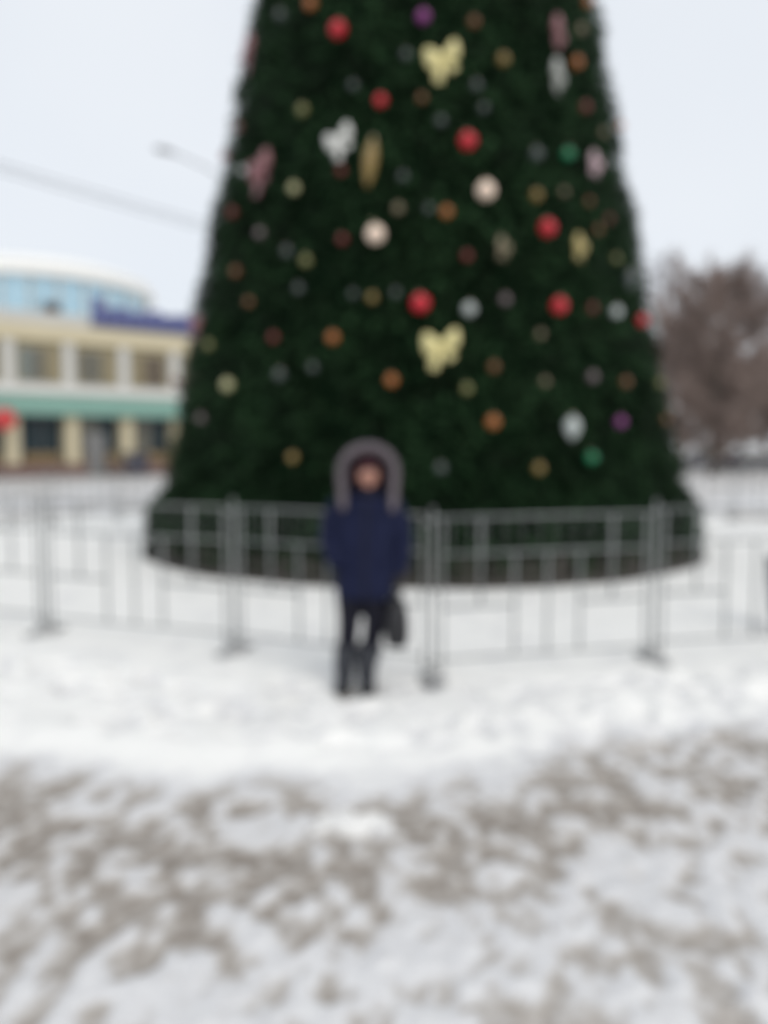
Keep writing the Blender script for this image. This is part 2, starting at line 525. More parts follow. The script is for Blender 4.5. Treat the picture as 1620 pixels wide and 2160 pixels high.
def make_panel():
    """local x along the panel from 0 to W0, its own foot at x=0"""
    root = empty('fence_panel')
    g = 0.075
    for x in (g, W0 - g):
        bar([(x, 0, 0.06), (x, 0, 1.16)], 0.010, 'stile', root)
    for z in (1.16, 0.90, 0.15):
        bar([(g, 0, z), (W0 - g, 0, z)], 0.009, 'rail', root)
    c = W0 / 2
    for x in (c - 0.26, c, c + 0.26):
        bar([(x, 0, 0.15), (x, 0, 0.90)], 0.0105, 'upright', root)
    for a, b in ((g, c - 0.26), (c + 0.26, W0 - g)):
        bar([(a, 0, 0.52), (b, 0, 0.52)], 0.011, 'cross_bar', root)
    for x in (0.36, W0 - 0.36):
        bar([(x, 0, 0.52), (x, 0, 1.16)], 0.011, 'upright', root)
    for k in range(12):
        x = g + (W0 - 2 * g) * (k + 0.5) / 12
        if abs(x - 0.36) < 0.03 or abs(x - W0 + 0.36) < 0.03:
            continue
        bar([(x, 0, 0.90), (x, 0, 1.16)], 0.0032, 'picket', root, n=6)
    bar([(0, 0, 0.02), (0, 0, 1.2)], 0.012, 'post', root)
    MB().tube([(0, 0, 1.2), (0, 0, 1.215), (0, 0, 1.235)], [0.015, 0.015, 0.005], 8).build('post_cap', M['fence'], root, True)
    for z in (0.15, 1.16):
        bar([(0, 0, z), (g, 0, z)], 0.010, 'hinge_pin', root, n=6)
        bar([(-g, 0, z - 0.03), (0, 0, z - 0.03)], 0.010, 'hinge_pin', root, n=6)
    MB().lathe([(0.10, -0.02), (0.105, 0.02), (0.075, 0.055), (0.03, 0.075), (0.028, 0.10)], 16).build('foot', M['foot'], root, True)
    MB().box((0, 0, 0.015), (0.09, 0.42, 0.03)).build('foot_bar', M['foot'], root, False, 0.006)
    return root

known = {0: (-28.2, 7.6), 1: (-13.7, 7.6), 2: (-1.9, 8.15), 3: (10.6, 7.82)}
posts = []
a3, a0 = 10.6, 360 - 28.2
nrest = 25
for k in range(nrest + 4):
    if k < 4:
        a, r = known[k]
    else:
        a = a3 + (a0 - a3) * (k - 3) / (nrest + 1)
        r = 7.95 + 0.6 * math.sin(R(min(a, 360 - a)) / 2) ** 2
    posts.append((TC[0] + r * math.sin(R(a)), TC[1] - r * math.cos(R(a)), a % 360))
proto = make_panel()
side = dict(cars=0, shop=0)
GP = 'grey tubular panels of the ring fence round the fir'
near_labels = {
    0: 'grey tubular fence panel facing the walkway on the shop side of the hooded person',
    1: 'grey tubular fence panel directly behind the hooded person, its bars partly hidden',
    2: 'grey tubular fence panel beside the black handbag, its three middle bars fully open to view',
    3: 'grey tubular fence panel next past the one beside the handbag, cut by the frame edge',
    len(posts) - 1: 'grey tubular fence panel turning towards the shop, its nearer end cut by the frame edge',
}
for k in range(len(posts)):
    x0, y0, a = posts[k]
    x1, y1, a1 = posts[(k + 1) % len(posts)]
    o = proto if k == 0 else copy_tree(proto)
    o.location = (x0, y0, ground_z(x0, y0))
    o.rotation_euler = (0, 0, math.atan2(y1 - y0, x1 - x0))
    o.scale = (math.hypot(x1 - x0, y1 - y0) / W0, 1, 1)
    am = (a + 7) % 360
    nth = ['first', 'second', 'third', 'fourth', 'fifth', 'sixth', 'seventh', 'eighth', 'ninth', 'tenth', 'eleventh', 'twelfth', 'thirteenth']
    if k in near_labels:
        lab = near_labels[k]
    elif 165 < am < 200:
        lab = 'grey fence panel standing directly behind the fir, hidden by its crown'
    elif am < 180:
        side['cars'] += 1
        lab = 'grey ring fence panel on the parked cars side, %s on from the walkway' % nth[side['cars'] - 1]
    else:
        side['shop'] += 1
        lab = 'grey ring fence panel on the shop side, %s out from behind the fir' % nth[side['shop'] - 1]
    tag(o, lab, 'fence panel', GP)

# ------------------------------------------------------------------ ornaments on the fir
BC = dict(
    red=((0.58, 0.010, 0.028), 0.30), dred=((0.17, 0.018, 0.018), 0.4), orange=((0.38, 0.125, 0.028), 0.3), copper=((0.19, 0.075, 0.025), 0.35),
    gold=((0.26, 0.175, 0.05), 0.3), olive=((0.20, 0.20, 0.07), 0.35), pale=((0.42, 0.41, 0.22), 0.4), cream=((0.95, 0.74, 0.60), 0.5),
    silver=((0.46, 0.50, 0.49), 0.3), dsilver=((0.075, 0.092, 0.09), 0.45), purple=((0.24, 0.035, 0.21), 0.35), green=((0.008, 0.21, 0.085), 0.3),
    pink=((0.27, 0.115, 0.125), 0.5), mauve=((0.17, 0.13, 0.14), 0.45), yellow=((0.72, 0.64, 0.30), 0.55), honey=((0.46, 0.37, 0.14), 0.5),
    white=((0.66, 0.66, 0.63), 0.55), pearl=((0.40, 0.41, 0.38), 0.5), tan=((0.20, 0.165, 0.10), 0.45), rose=((0.50, 0.36, 0.39), 0.5),
)
BM = {k: mat('ornament_' + k, c, r, coat=0.25, var=0.08, vscale=14) for k, (c, r) in BC.items()}

def fir_point(px, py, out):
    """where the sight line to that spot of the tree meets the tips of the branches"""
    v = 1080 - py
    d = Vector((px - 810, FPX * math.cos(PITCH) + v * math.sin(PITCH), v * math.cos(PITCH) - FPX * math.sin(PITCH))).normalized()
    best, bp_ = 1e9, None
    for k in range(2500):
        q = Vector((0, 0, CAM_H)) + d * (6 + k * 0.004)
        g = math.hypot(q.x - TC[0], q.y - TC[1]) - (float(RAD(q.z)) + out)
        if g < best:
            best, bp_ = g, q
        if g <= 0:
            break
    return bp_

ball_cache = {}
def bauble(px, py, r, c, label):
    r *= 0.73
    q = fir_point(px, py, r * 0.55)
    key = (c, round(r, 3))
    root = empty('bauble', q)
    if key not in ball_cache:
        b = MB().ball((0, 0, 0), r, 20, 12).build('ball', BM[c], root, True)
        k_ = MB().lathe([(r * 0.28, r * 0.93), (r * 0.27, r * 1.12), (r * 0.1, r * 1.16)], 12).build('cap', M['caps'], root, True)
        h = MB().tube([(0, 0, r * 1.1), (0, r * 0.1, r * 1.4), (0, r * 0.35, r * 1.45)], r * 0.035, 5).build('hook', M['caps'], k_)
        ball_cache[key] = (b, k_, h)
    else:
        b, k_, h = ball_cache[key]
        b2, k2, h2 = b.copy(), k_.copy(), h.copy()
        for o, par in ((b2, root), (k2, root), (h2, k2)):
            col.objects.link(o)
            o.parent = par
    root.rotation_euler = (random.uniform(-.15, .15), random.uniform(-.15, .15), random.uniform(0, 6.28))
    tag(root, label, 'bauble', 'baubles hung on the big fir')

def ribbon(mb, pts, wid, th=0.012):
    """a flat band along pts (in the xz plane) with its width along a second list of half widths"""
    pts = [Vector(p) for p in pts]
    rings = []
    for i, p_ in enumerate(pts):
        d = (pts[min(i + 1, len(pts) - 1)] - pts[max(i - 1, 0)]).normalized()
        n = Vector((0, 1, 0))
        s = d.cross(n).normalized()
        w = wid[i]
        rings.append([p_ + s * w + n * th, p_ - s * w + n * th, p_ - s * w - n * th, p_ + s * w - n * th])
    mb.loft(rings)

bow_cache = {}
def bow(px, py, size, c, label, tilt=0.0, face=None, category='bow'):
    size *= 0.80
    q = fir_point(px, py, 0.10)
    ang = math.atan2(q.x - TC[0], -(q.y - TC[1])) if face is None else face
    root = empty('bow', q)
    root.rotation_euler = (0, tilt, ang)
    root.scale = (size, size, size)
    parts = []
    if c not in bow_cache:
        for s in (-1, 1):
            mb = MB()                                       # a puffed loop: closed lobe, hollow towards the knot
            rings = []
            for i in range(9):
                f = i / 8
                x = s * (0.05 + 0.40 * f)
                h = 0.06 + (0.20 - 0.02 * s) * math.sin(min(1.0, f * 1.15) * math.pi * 0.62)
                if i == 8:
                    h *= 0.55
                dy = 0.05 + 0.09 * math.sin(f * math.pi)
                zc = 0.10 + (0.10 + 0.06 * s) * f
                rings.append([(x, dy * math.cos(a) - 0.05, zc + h * math.sin(a)) for a in [2 * math.pi * k / 12 for k in range(12)]])
            mb.loft(rings)
            parts.append(mb.build('loop', BM[c], root, True))
            mb = MB()
            ribbon(mb, [(s * 0.03, -0.02, 0.05), (s * 0.12, -0.05, -0.12), (s * 0.19, -0.03, -0.26 + s * 0.06), (s * 0.25, -0.06, -0.40 + s * 0.11)], [0.05, 0.10, 0.12, 0.11])
            parts.append(mb.build('tail', BM[c], root, True))
        parts.append(MB().ball((0, -0.07, 0.10), (0.09, 0.08, 0.10), 14, 8).build('knot', BM[c], root, True))
        bow_cache[c] = parts
    else:
        for p_ in bow_cache[c]:
            o = p_.copy()
            col.objects.link(o)
            o.parent = root
    tag(root, label, category, 'ribbon bows tied on the big fir')

def drop(px, py, h, r, c, label, tilt=0.0):
    q = fir_point(px, py, r)
    root = empty('drop_ornament', q)
    root.rotation_euler = (0, tilt, 0)
    MB().lathe([(0.01, -h / 2), (r * 0.5, -h * 0.36), (r * 0.9, -h * 0.1), (r, h * 0.1), (r * 0.75, h * 0.3), (r * 0.3, h * 0.44)], 18).build('drop_body', BM[c], root, True)
    MB().lathe([(r * 0.32, h * 0.42), (r * 0.3, h * 0.5), (r * 0.1, h * 0.53)], 10).build('cap', M['caps'], root, True)
    tag(root, label, 'ornament', 'long drop ornaments on the big fir')

BALLS = [
 (713, 62, .135, 'red', 'bright red bauble near the top edge, directly under the amber one'),
 (987, 297, .135, 'red', 'bright red bauble just above the upper cream globe'),
 (1155, 481, .135, 'red', 'bright red bauble beside the slanted gold bow, below the green and silver pair'),
 (887, 640, .145, 'red', 'large bright red bauble just above the lower pale yellow bow'),
 (1180, 645, .130, 'red', 'bright red bauble level between the white bauble pair, on the bare trees side'),
 (1355, 676, .105, 'red', 'red bauble on the outer edge of the fir beside the bare trees'),
 (803, 212, .095, 'red', 'medium red bauble below and beside the upper pale yellow bow'),
 (490, 448, .085, 'dred', 'dull red bauble on the shop-side edge, below the big pink bow'),
 (503, 268, .070, 'dred', 'small dull red bauble on the shop-side edge, high above the roof'),
 (474, 330, .085, 'pink', 'rosy red bauble poking out of the shop-side outline'),
 (720, 360, .070, 'dred', 'small dark red bauble hanging just under the white bow'),
 (722, 505, .075, 'dred', 'dark red bauble almost lost in needles beside the lower cream globe'),
 (985, 540, .075, 'dred', 'dark red bauble deep in needles midway between the cream globes and the yellow bow'),
 (1250, 650, .070, 'dred', 'small dark red bauble between the bright red one and the white one'),
 (1235, 226, .085, 'dred', 'dull orange-red bauble below the orange one on the bare-trees edge'),
 (890, 207, .070, 'copper', 'small rusty bauble just under the upper pale yellow bow'),
 (577, 712, .075, 'dred', 'faint maroon bauble level with the shop sign, above a dark gap'),
 (1285, 462, .060, 'dred', 'tiny maroon bauble above the slanted gold bow near the edge'),
 (1240, 4, .085, 'orange', 'orange-red bauble at the very top of the bare-trees edge'),
 (655, 8, .100, 'orange', 'amber bauble cut by the top of the picture'),
 (1000, 46, .080, 'copper', 'brown-gold bauble beside the purple one near the top'),
 (702, 712, .095, 'orange', 'orange bauble halfway down on the shop side, alone in dark needles'),
 (826, 802, .095, 'orange', 'orange bauble above and shopwards of the hood, below the yellow bow'),
 (1040, 890, .105, 'orange', 'bright orange bauble diagonally above the hood on the bare trees side'),
 (1042, 774, .075, 'copper', 'dull orange bauble just beyond the lower yellow bow'),
 (942, 447, .090, 'orange', 'amber bauble between the two cream globes'),
 (1132, 412, .090, 'gold', 'brown-gold bauble beside the upper cream globe'),
 (497, 573, .080, 'copper', 'copper bauble near the shop-side edge, level with the glass rotunda'),
 (525, 637, .070, 'copper', 'small copper bauble below another copper one near the shop-side edge'),
 (617, 965, .080, 'gold', 'brown-gold bauble low on the fir, nearest to the hood on the shop side'),
 (785, 628, .075, 'gold', 'faint gold bauble in a row beside the large red one'),
 (1217, 132, .100, 'orange', 'orange bauble near the bare-trees edge beside the long white bow'),
 (1320, 806, .080, 'copper', 'copper bauble low by the bare-trees edge, above the magenta one'),
 (1309, 265, .075, 'orange', 'orange bauble sticking out of the bare-trees outline against the sky'),
 (1137, 988, .085, 'gold', 'dull gold bauble lowest on the fir, near the lower green one'),
 (1243, 425, .060, 'copper', 'tiny brown bauble above the red one and gold bow'),
 (1262, 485, .065, 'copper', 'tiny brown bauble touching the top of the slanted gold bow'),
 (1273, 280, .065, 'tan', 'small tan bauble inside the edge by the outlying orange one'),
 (1062, 125, .095, 'gold', 'gold bauble beside the upper pale yellow bow'),
 (638, 232, .090, 'olive', 'olive-gold bauble above the white bow on the shop side'),
 (620, 397, .090, 'pale', 'pale olive bauble beside the big pink bow'),
 (645, 550, .085, 'olive', 'olive-gold bauble below and shopwards of the lower cream globe'),
 (480, 812, .110, 'pale', 'pale yellow bauble low on the shop side, level with the shop windows'),
 (440, 728, .080, 'olive', 'mustard bauble on the shop-side edge beside the violet sign'),
 (985, 820, .080, 'olive', 'dim olive bauble under the lower pale yellow bow'),
 (1226, 62, .080, 'tan', 'tan bauble near the top of the bare-trees edge'),
 (1392, 808, .075, 'olive', 'olive bauble sticking out of the lower bare-trees outline'),
 (840, 440, .080, 'tan', 'tan bauble just above the lower cream globe'),
 (1300, 545, .065, 'olive', 'small dim olive bauble beyond the slanted gold bow at the edge'),
 (792, 494, .150, 'cream', 'large cream globe, the lower of two, on the shop side'),
 (1025, 402, .150, 'cream', 'large cream globe, the upper of two, under a bright red bauble'),
 (990, 652, .105, 'silver', 'white bauble beside the large red one above the lower yellow bow'),
 (1300, 658, .100, 'silver', 'white bauble by the bare-trees edge, beside the outermost red one'),
 (1132, 325, .100, 'dsilver', 'silver bauble beside the upper green one'),
 (592, 31, .085, 'dsilver', 'dim grey bauble near the top on the shop side, beside the amber one'),
 (512, 360, .070, 'silver', 'small silver bauble at the shop-side edge touching the big pink bow'),
 (590, 790, .090, 'dsilver', 'dim grey bauble under the maroon one, above the shop windows level'),
 (605, 530, .080, 'dsilver', 'dim grey bauble next to an olive-gold one on the shop side'),
 (857, 115, .075, 'dsilver', 'dim grey bauble shopwards of the upper pale yellow bow'),
 (424, 882, .075, 'mauve', 'faint mauve bauble at the lower shop-side edge'),
 (930, 987, .080, 'dsilver', 'faint grey bauble level with the face of the hooded person'),
 (1150, 805, .065, 'tan', 'faint tan bauble beside the mauve one, above the long silver drop'),
 (1250, 795, .085, 'mauve', 'mauve-silver bauble above the long silver drop'),
 (1066, 632, .080, 'mauve', 'faint mauve bauble between the white and the red one'),
 (548, 492, .080, 'mauve', 'faint mauve-brown bauble below the big pink bow'),
 (893, 35, .110, 'purple', 'purple bauble at the top above the upper yellow bow'),
 (1309, 890, .090, 'purple', 'magenta bauble low near the bare-trees edge'),
 (1198, 325, .100, 'green', 'bright green bauble high beside a silver one'),
 (1248, 965, .095, 'green', 'bright green bauble low, under the long silver drop'),
 (1405, 885, .070, 'copper', 'rusty bauble in the lowest bare-trees outline'),
 (372, 805, .075, 'pink', 'dull pink bauble sticking out of the outline in front of the shop'),
 (1020, 228, .070, 'dsilver', 'faint grey bauble under the upper gold one, deep in needles'),
 (930, 255, .075, 'dsilver', 'faint grey bauble above the bright red one, deep in needles'),
 (1005, 180, .080, 'dsilver', 'faint bluish grey bauble just beyond the foot of the upper yellow bow'),
 (745, 180, .070, 'dsilver', 'faint grey bauble between the upper red one and the medium red one'),
 (630, 608, .075, 'dsilver', 'faint grey bauble below the olive-gold one on the shop side'),
 (850, 372, .070, 'dsilver', 'faint grey bauble beside the long gold drop'),
 (1190, 405, .060, 'tan', 'tiny tan bauble between the brown-gold one and the pink bow'),
 (745, 620, .060, 'dsilver', 'faint grey bauble shopwards of the faint gold one in its row'),
 (835, 618, .065, 'dsilver', 'faint grey bauble between the faint gold one and the large red one'),
 (905, 440, .065, 'dsilver', 'faint grey bauble touching the amber one between the cream globes'),
 (1140, 705, .065, 'tan', 'faint brown bauble under the mauve one, above bare dark needles'),
 (660, 775, .070, 'dsilver', 'faint grey bauble under the lone orange one'),
]
for b in BALLS:
    bauble(*b)
bow(935, 130, 0.60, 'yellow', 'pale yellow bow high on the fir, below the purple bauble', tilt=-0.22)
bow(931, 735, 0.60, 'yellow', 'pale yellow bow above the hooded person, under the large red bauble', tilt=-0.08)
bow(719, 300, 0.50, 'white', 'white bow on the shop side of the fir above a dark red bauble', tilt=-0.35)
bow(1173, 168, 0.58, 'pearl', 'greyish white bow seen edge-on near the bare-trees outline', tilt=0.30, face=R(68))
bow(552, 365, 0.66, 'pink', 'big dusty pink bow near the shop-side edge, beside a pale olive bauble', tilt=-0.1, face=-R(52))
bow(526, 116, 0.56, 'pink', 'dusty pink bow seen edge-on at the shop-side outline near the top', tilt=-0.2, face=-R(66))
bow(1174, 78, 0.58, 'pink', 'dusty pink bow at the top on the bare-trees side, slanting down', tilt=0.4, face=R(68))
bow(1254, 350, 0.44, 'rose', 'small pale mauve bow beside the upper green bauble', tilt=0.3, face=R(55))
bow(1221, 526, 0.46, 'honey', 'small gold-yellow bow slanting below a bright red bauble', tilt=0.3, face=R(60))
bow(1060, 527, 0.40, 'tan', 'small tan bow below the upper cream globe', tilt=0.3, face=R(58))
bow(414, 690, 0.42, 'pink', 'small dull pink bow on the shop-side edge beside the violet sign', tilt=0.1)
drop(781, 342, 0.60, 0.085, 'gold', 'long gold drop hanging beside the white bow', 0.12)
drop(1207, 902, 0.30, 0.10, 'silver', 'long silver drop above the lower green bauble', 0.0)
drop(1330, 590, 0.28, 0.075, 'dsilver', 'long dim grey drop at the bare-trees edge above the outermost white bauble', 0.0)

# ------------------------------------------------------------------ the hooded person
PX0, PY0 = -0.15, 5.56
pgz = 0.0
person_root = MB()
def lx(px):
    return (px - 764) / 307.0
B = person_root
B.ball((0.045, 0.0, 1.485), (0.078, 0.098, 0.108), 20, 14)         # skull
B.ball((0.045, -0.030, 1.425), (0.058, 0.066, 0.075), 16, 10)      # jaw
B.ball((0.045, -0.088, 1.362 + 0.02), (0.022, 0.02, 0.02), 10, 8)   # chin
B.tube([(0.045, -0.088, 1.475), (0.045, -0.112, 1.437), (0.045, -0.100, 1.428)], [0.008, 0.016, 0.012], 8)   # nose
for s in (-1, 1):
    B.ball((0.045 + s * 0.042, -0.070, 1.440), (0.026, 0.03, 0.026), 10, 8)     # cheeks
    B.ball((0.045 + s * 0.080, 0.005, 1.46), (0.010, 0.022, 0.032), 8, 8)       # ears
B.tube([(0.04, 0.01, 1.40), (0.03, 0.015, 1.29)], [0.052, 0.06], 12)
B.tube([(0.02, 0.0, 1.30), (0.02, 0.0, 1.10), (0.0, 0.0, 0.92), (0.0, 0.0, 0.80)], [(0.075, 0.13), (0.085, 0.14), (0.08, 0.13), (0.095, 0.15)], 16)
ARM_L = [(-0.15, 0.0, 1.27), (-0.215, 0.02, 1.02), (-0.150, -0.075, 0.885)]      # the arm on the shop side, hand in the pocket
ARM_R = [(0.185, 0.0, 1.27), (0.270, 0.02, 1.00), (0.245, -0.02, 0.77)]        # the arm holding the bag
B.tube(ARM_L, [0.05, 0.04, 0.032], 10)
B.ball((-0.135, -0.062, 0.85), (0.04, 0.025, 0.05), 10, 8)
B.tube(ARM_R, [0.05, 0.04, 0.030], 10)
LEG_L = [(-0.075, 0.0, 0.82), (-0.085, -0.01, 0.47), (-0.118, 0.01, 0.08)]
LEG_R = [(0.085, 0.0, 0.82), (0.092, -0.01, 0.47), (0.030, 0.01, 0.08)]
B.tube(LEG_L, [0.085, 0.050, 0.035], 12)
B.tube(LEG_R, [0.085, 0.050, 0.035], 12)
def hand(mb, grow):
    mb.ball((0.247, -0.02, 0.725), (0.020 + grow, 0.043 + grow, 0.048 + grow), 12, 8)     # palm
    for i, (fy, ln) in enumerate(((-0.052, 0.92), (-0.030, 1.0), (-0.008, 0.95), (0.013, 0.8))):
        mb.tube([(0.25, fy, 0.70), (0.262, fy, 0.665), (0.246, fy, 0.665 - 0.030 * ln), (0.222, fy, 0.668 - 0.022 * ln), (0.214, fy, 0.682)],
                [0.0095 + grow, 0.009 + grow, 0.0085 + grow, 0.008 + grow, 0.006 + grow], 8)
    mb.tube([(0.238, -0.052, 0.745), (0.224, -0.068, 0.715), (0.216, -0.060, 0.690), (0.214, -0.045, 0.676)], [0.012 + grow, 0.011 + grow, 0.009 + grow, 0.007 + grow], 8)
hand(B, 0.0)
person = B.build('person', M['skin'], None, True)
remesh(person, 0.007, 3)
person.location = (PX0, PY0, 0)
tag(person, 'person in navy jacket with fur-edged hood standing on snow before the fence', 'person')

def clothing(mb, name, m, parent, voxel=0.010, sm=4):
    o = mb.build(name, m, parent, True)
    return remesh(o, voxel, sm)

def ell_ring(cx, cy, z, rx, ry, n=28, p_=2.4, sag=0.0):
    out = []
    for k in range(n):
        a = 2 * math.pi * k / n
        c, s = math.cos(a), math.sin(a)
        out.append((cx + rx * math.copysign(abs(c) ** (2 / p_), c), cy + ry * math.copysign(abs(s) ** (2 / p_), s), z + sag * math.sin(a * 7)))
    return out
J = MB()
J.loft([ell_ring(0.020, 0.0, 0.622, 0.192, 0.145), ell_ring(0.020, 0.0, 0.68, 0.198, 0.150), ell_ring(0.018, 0.0, 0.84, 0.200, 0.152), ell_ring(0.02, 0.0, 0.98, 0.192, 0.145),
        ell_ring(0.025, 0.0, 1.12, 0.205, 0.145), ell_ring(0.03, 0.0, 1.22, 0.208, 0.130), ell_ring(0.035, 0.0, 1.295, 0.165, 0.108), ell_ring(0.04, 0.0, 1.345, 0.092, 0.092), ell_ring(0.042, -0.01, 1.375, 0.080, 0.085)])
J.tube([(-0.135, 0.0, 1.265), (-0.19, 0.015, 1.15), (-0.222, 0.02, 1.02), (-0.190, -0.06, 0.92), (-0.150, -0.105, 0.85)], [0.082, 0.080, 0.070, 0.064, 0.058], 14)
J.tube([(0.185, 0.0, 1.265), (0.245, 0.015, 1.15), (0.278, 0.02, 1.01), (0.268, 0.0, 0.88), (0.248, -0.018, 0.775)], [0.082, 0.080, 0.068, 0.060, 0.052], 14)
for zq in (0.70, 0.80, 0.90, 1.0, 1.10, 1.20):                         # quilting rolls
    J.tube([(0.02 + 0.197 * math.cos(a), 0.148 * math.sin(a), zq) for a in [2 * math.pi * k / 24 for k in range(25)]], 0.012, 6)
jacket = clothing(J, 'jacket', M['navy'], person, 0.010, 3)
MB().tube([(0.022, -0.158, 0.62), (0.024, -0.166, 0.85), (0.026, -0.160, 1.05), (0.03, -0.150, 1.2), (0.038, -0.118, 1.30)], 0.006, 6).build('zip', M['zipm'], jacket)
MB().box((-0.115, -0.158, 0.865), (0.12, 0.018, 0.03), m=Matrix.Rotation(0.5, 3, 'Y')).build('pocket_flap', M['navy'], jacket, False, 0.005)
MB().box((0.145, -0.150, 0.865), (0.12, 0.018, 0.03), m=Matrix.Rotation(-0.5, 3, 'Y')).build('pocket_flap', M['navy'], jacket, False, 0.005)
H = MB()                                                                  # hood: a deep shell open to the front
rings = []
for i in range(9):
    f = i / 8
    y = -0.075 + 0.24 * f
    k_ = math.sqrt(max(0.03, 1 - (f * 0.98) ** 2.4))
    n = 20
    ring = []
    for k in range(n):
        a = -R(50) + (math.pi + R(100)) * k / (n - 1)
        ring.append((0.045 + 0.165 * k_ * math.cos(a), y, 1.46 + 0.19 * k_ * math.sin(a) - 0.03 * f))
    rings.append(ring)
V = [p_ for r_ in rings for p_ in r_]
Fh = []
for i in range(8):
    for k in range(19):
        Fh.append((i * 20 + k, i * 20 + k + 1, (i + 1) * 20 + k + 1, (i + 1) * 20 + k))
H.add(V, Fh)
hood = H.build('hood', M['navy'], jacket, True)
so = hood.modifiers.new('thick', 'SOLIDIFY'); so.thickness = 0.025; so.offset = -1
# fur trim: soft roll and hairs
path = []
for k in range(41):
    u = k / 40
    if u < 0.22:
        f = u / 0.22
        path.append(Vector((0.045 - 0.176 + 0.012 * (1 - f), -0.11 - 0.03 * (1 - f), 1.235 + 0.235 * f)))
    elif u > 0.78:
        f = (1 - u) / 0.22
        path.append(Vector((0.045 + 0.176 - 0.012 * (1 - f), -0.11 - 0.03 * (1 - f), 1.225 + 0.245 * f)))
    else:
        a = math.pi * (1 - (u - 0.22) / 0.56)
        path.append(Vector((0.045 + 0.176 * math.cos(a), -0.11, 1.47 + 0.165 * math.sin(a))))
fur = MB()
fur.tube(path, [0.018 + 0.016 * math.sin(math.pi * min(1, max(0, k / 40))) ** 0.4 for k in range(41)], 10)
for k in range(5200):
    u = random.random() * 39.98
    i = int(u)
    c = path[i].lerp(path[i + 1], u - i)
    d = (path[i + 1] - path[i]).normalized()
    n = Vector((random.gauss(0, 1), random.gauss(0, 1), random.gauss(0, 1)))
    n = (n - d * n.dot(d)).normalized()
    e_ = 0.4 + 0.6 * math.sin(math.pi * u / 40) ** 0.5
    b0 = c + n * 0.03 * e_
    tip = c + n * random.uniform(0.036, 0.066) * e_ + d * random.uniform(-0.02, 0.02) + Vector((0, 0, -0.008))
    w = d.cross(n).normalized() * 0.0028
    fur.add([b0 - w, b0 + w, tip], [(0, 1, 2)])
fur.build('fur_trim', M['fur'], jacket, True)
HT = MB()
HT.ball((0.045, 0.005, 1.515), (0.094, 0.112, 0.098), 24, 14)
HT.tube([(0.045 + 0.086 * math.cos(a), 0.002 + 0.104 * math.sin(a), 1.507) for a in [2 * math.pi * k / 24 for k in range(25)]], 0.016, 8)
hat = HT.build('knitted_hat', M['hat'], person, True)
# keep the face open: cut the hat below the brim
bm_cut = [v for v in hat.data.vertices if v.co.z < 1.495]
for v in bm_cut:
    v.co.z = 1.495
SC = MB()
SC.tube([(0.045 + 0.088 * math.cos(a), -0.005 + 0.092 * math.sin(a), 1.345 + 0.008 * math.cos(a * 3)) for a in [2 * math.pi * k / 24 for k in range(25)]], 0.028, 10)
SC.build('scarf', M['black'], person, True)
for s in (-1, 1):
    ey = MB().ball((0.045 + s * 0.030, -0.083, 1.468), (0.013, 0.009, 0.009), 12, 8).build('eye', M['eyew'], person, True)
    MB().ball((0.045 + s * 0.030, -0.0905, 1.467), (0.006, 0.003, 0.006), 10, 6).build('iris', M['eyed'], ey, True)
    MB().tube([(0.045 + s * 0.014, -0.094, 1.484), (0.045 + s * 0.032, -0.094, 1.489), (0.045 + s * 0.050, -0.083, 1.484)], [0.003, 0.0042, 0.002], 6).build('eyebrow', M['brow'], person, True)
    # cheek-framing hair under the hat
    MB().tube([(0.045 + s * 0.078, -0.045, 1.50), (0.045 + s * 0.084, -0.040, 1.44), (0.045 + s * 0.080, -0.035, 1.375)], [(0.012, 0.02), (0.016, 0.026), (0.012, 0.02)], 8).build('hair_lock', M['hat'], person, True)
MB().tube([(0.021, -0.094, 1.404), (0.045, -0.104, 1.406), (0.069, -0.094, 1.404)], [0.002, 0.0065, 0.002], 8).build('mouth', M['lip'], person, True)
T = MB()
T.tube(LEG_L, [0.115, 0.076, 0.054], 16)
T.tube(LEG_R, [0.115, 0.076, 0.054], 16)
T.ball((0.005, 0.0, 0.78), (0.165, 0.12, 0.09), 18, 10)
clothing(T, 'trousers', M['black'], person, 0.010, 4)
for L_, tx in ((LEG_L, -0.02), (LEG_R, 0.02)):
    ax_, ay_ = L_[2][0], L_[2][1]
    kx = L_[1][0] + (ax_ - L_[1][0]) * 0.45
    bo = MB()
    bo.tube([(kx, 0.0, 0.30), (ax_, ay_, 0.16), (ax_, ay_, 0.05)], [0.084, 0.074, 0.064], 14)
    bo.ball((ax_ + tx * 0.6, ay_ - 0.075, 0.055), (0.052, 0.105, 0.050), 16, 10)
    bo.ball((ax_, ay_ + 0.02, 0.045), (0.050, 0.06, 0.045), 14, 8)
    b_ = clothing(bo, 'boot', M['boot'], person, 0.008, 3)
    MB().loft([ell_ring(ax_ + tx * 0.4, ay_ - 0.055, -0.012, 0.055, 0.125, 20), ell_ring(ax_ + tx * 0.4, ay_ - 0.055, 0.018, 0.056, 0.127, 20)]).build('sole', M['sole'], b_)
GL = MB()
hand(GL, 0.003)
GL.tube([(0.247, -0.02, 0.74), (0.246, -0.02, 0.80)], [0.036, 0.042], 12)
clothing(GL, 'glove', M['glove'], person, 0.004, 2)
person.location.z = ground_z(PX0, PY0) + 0.01

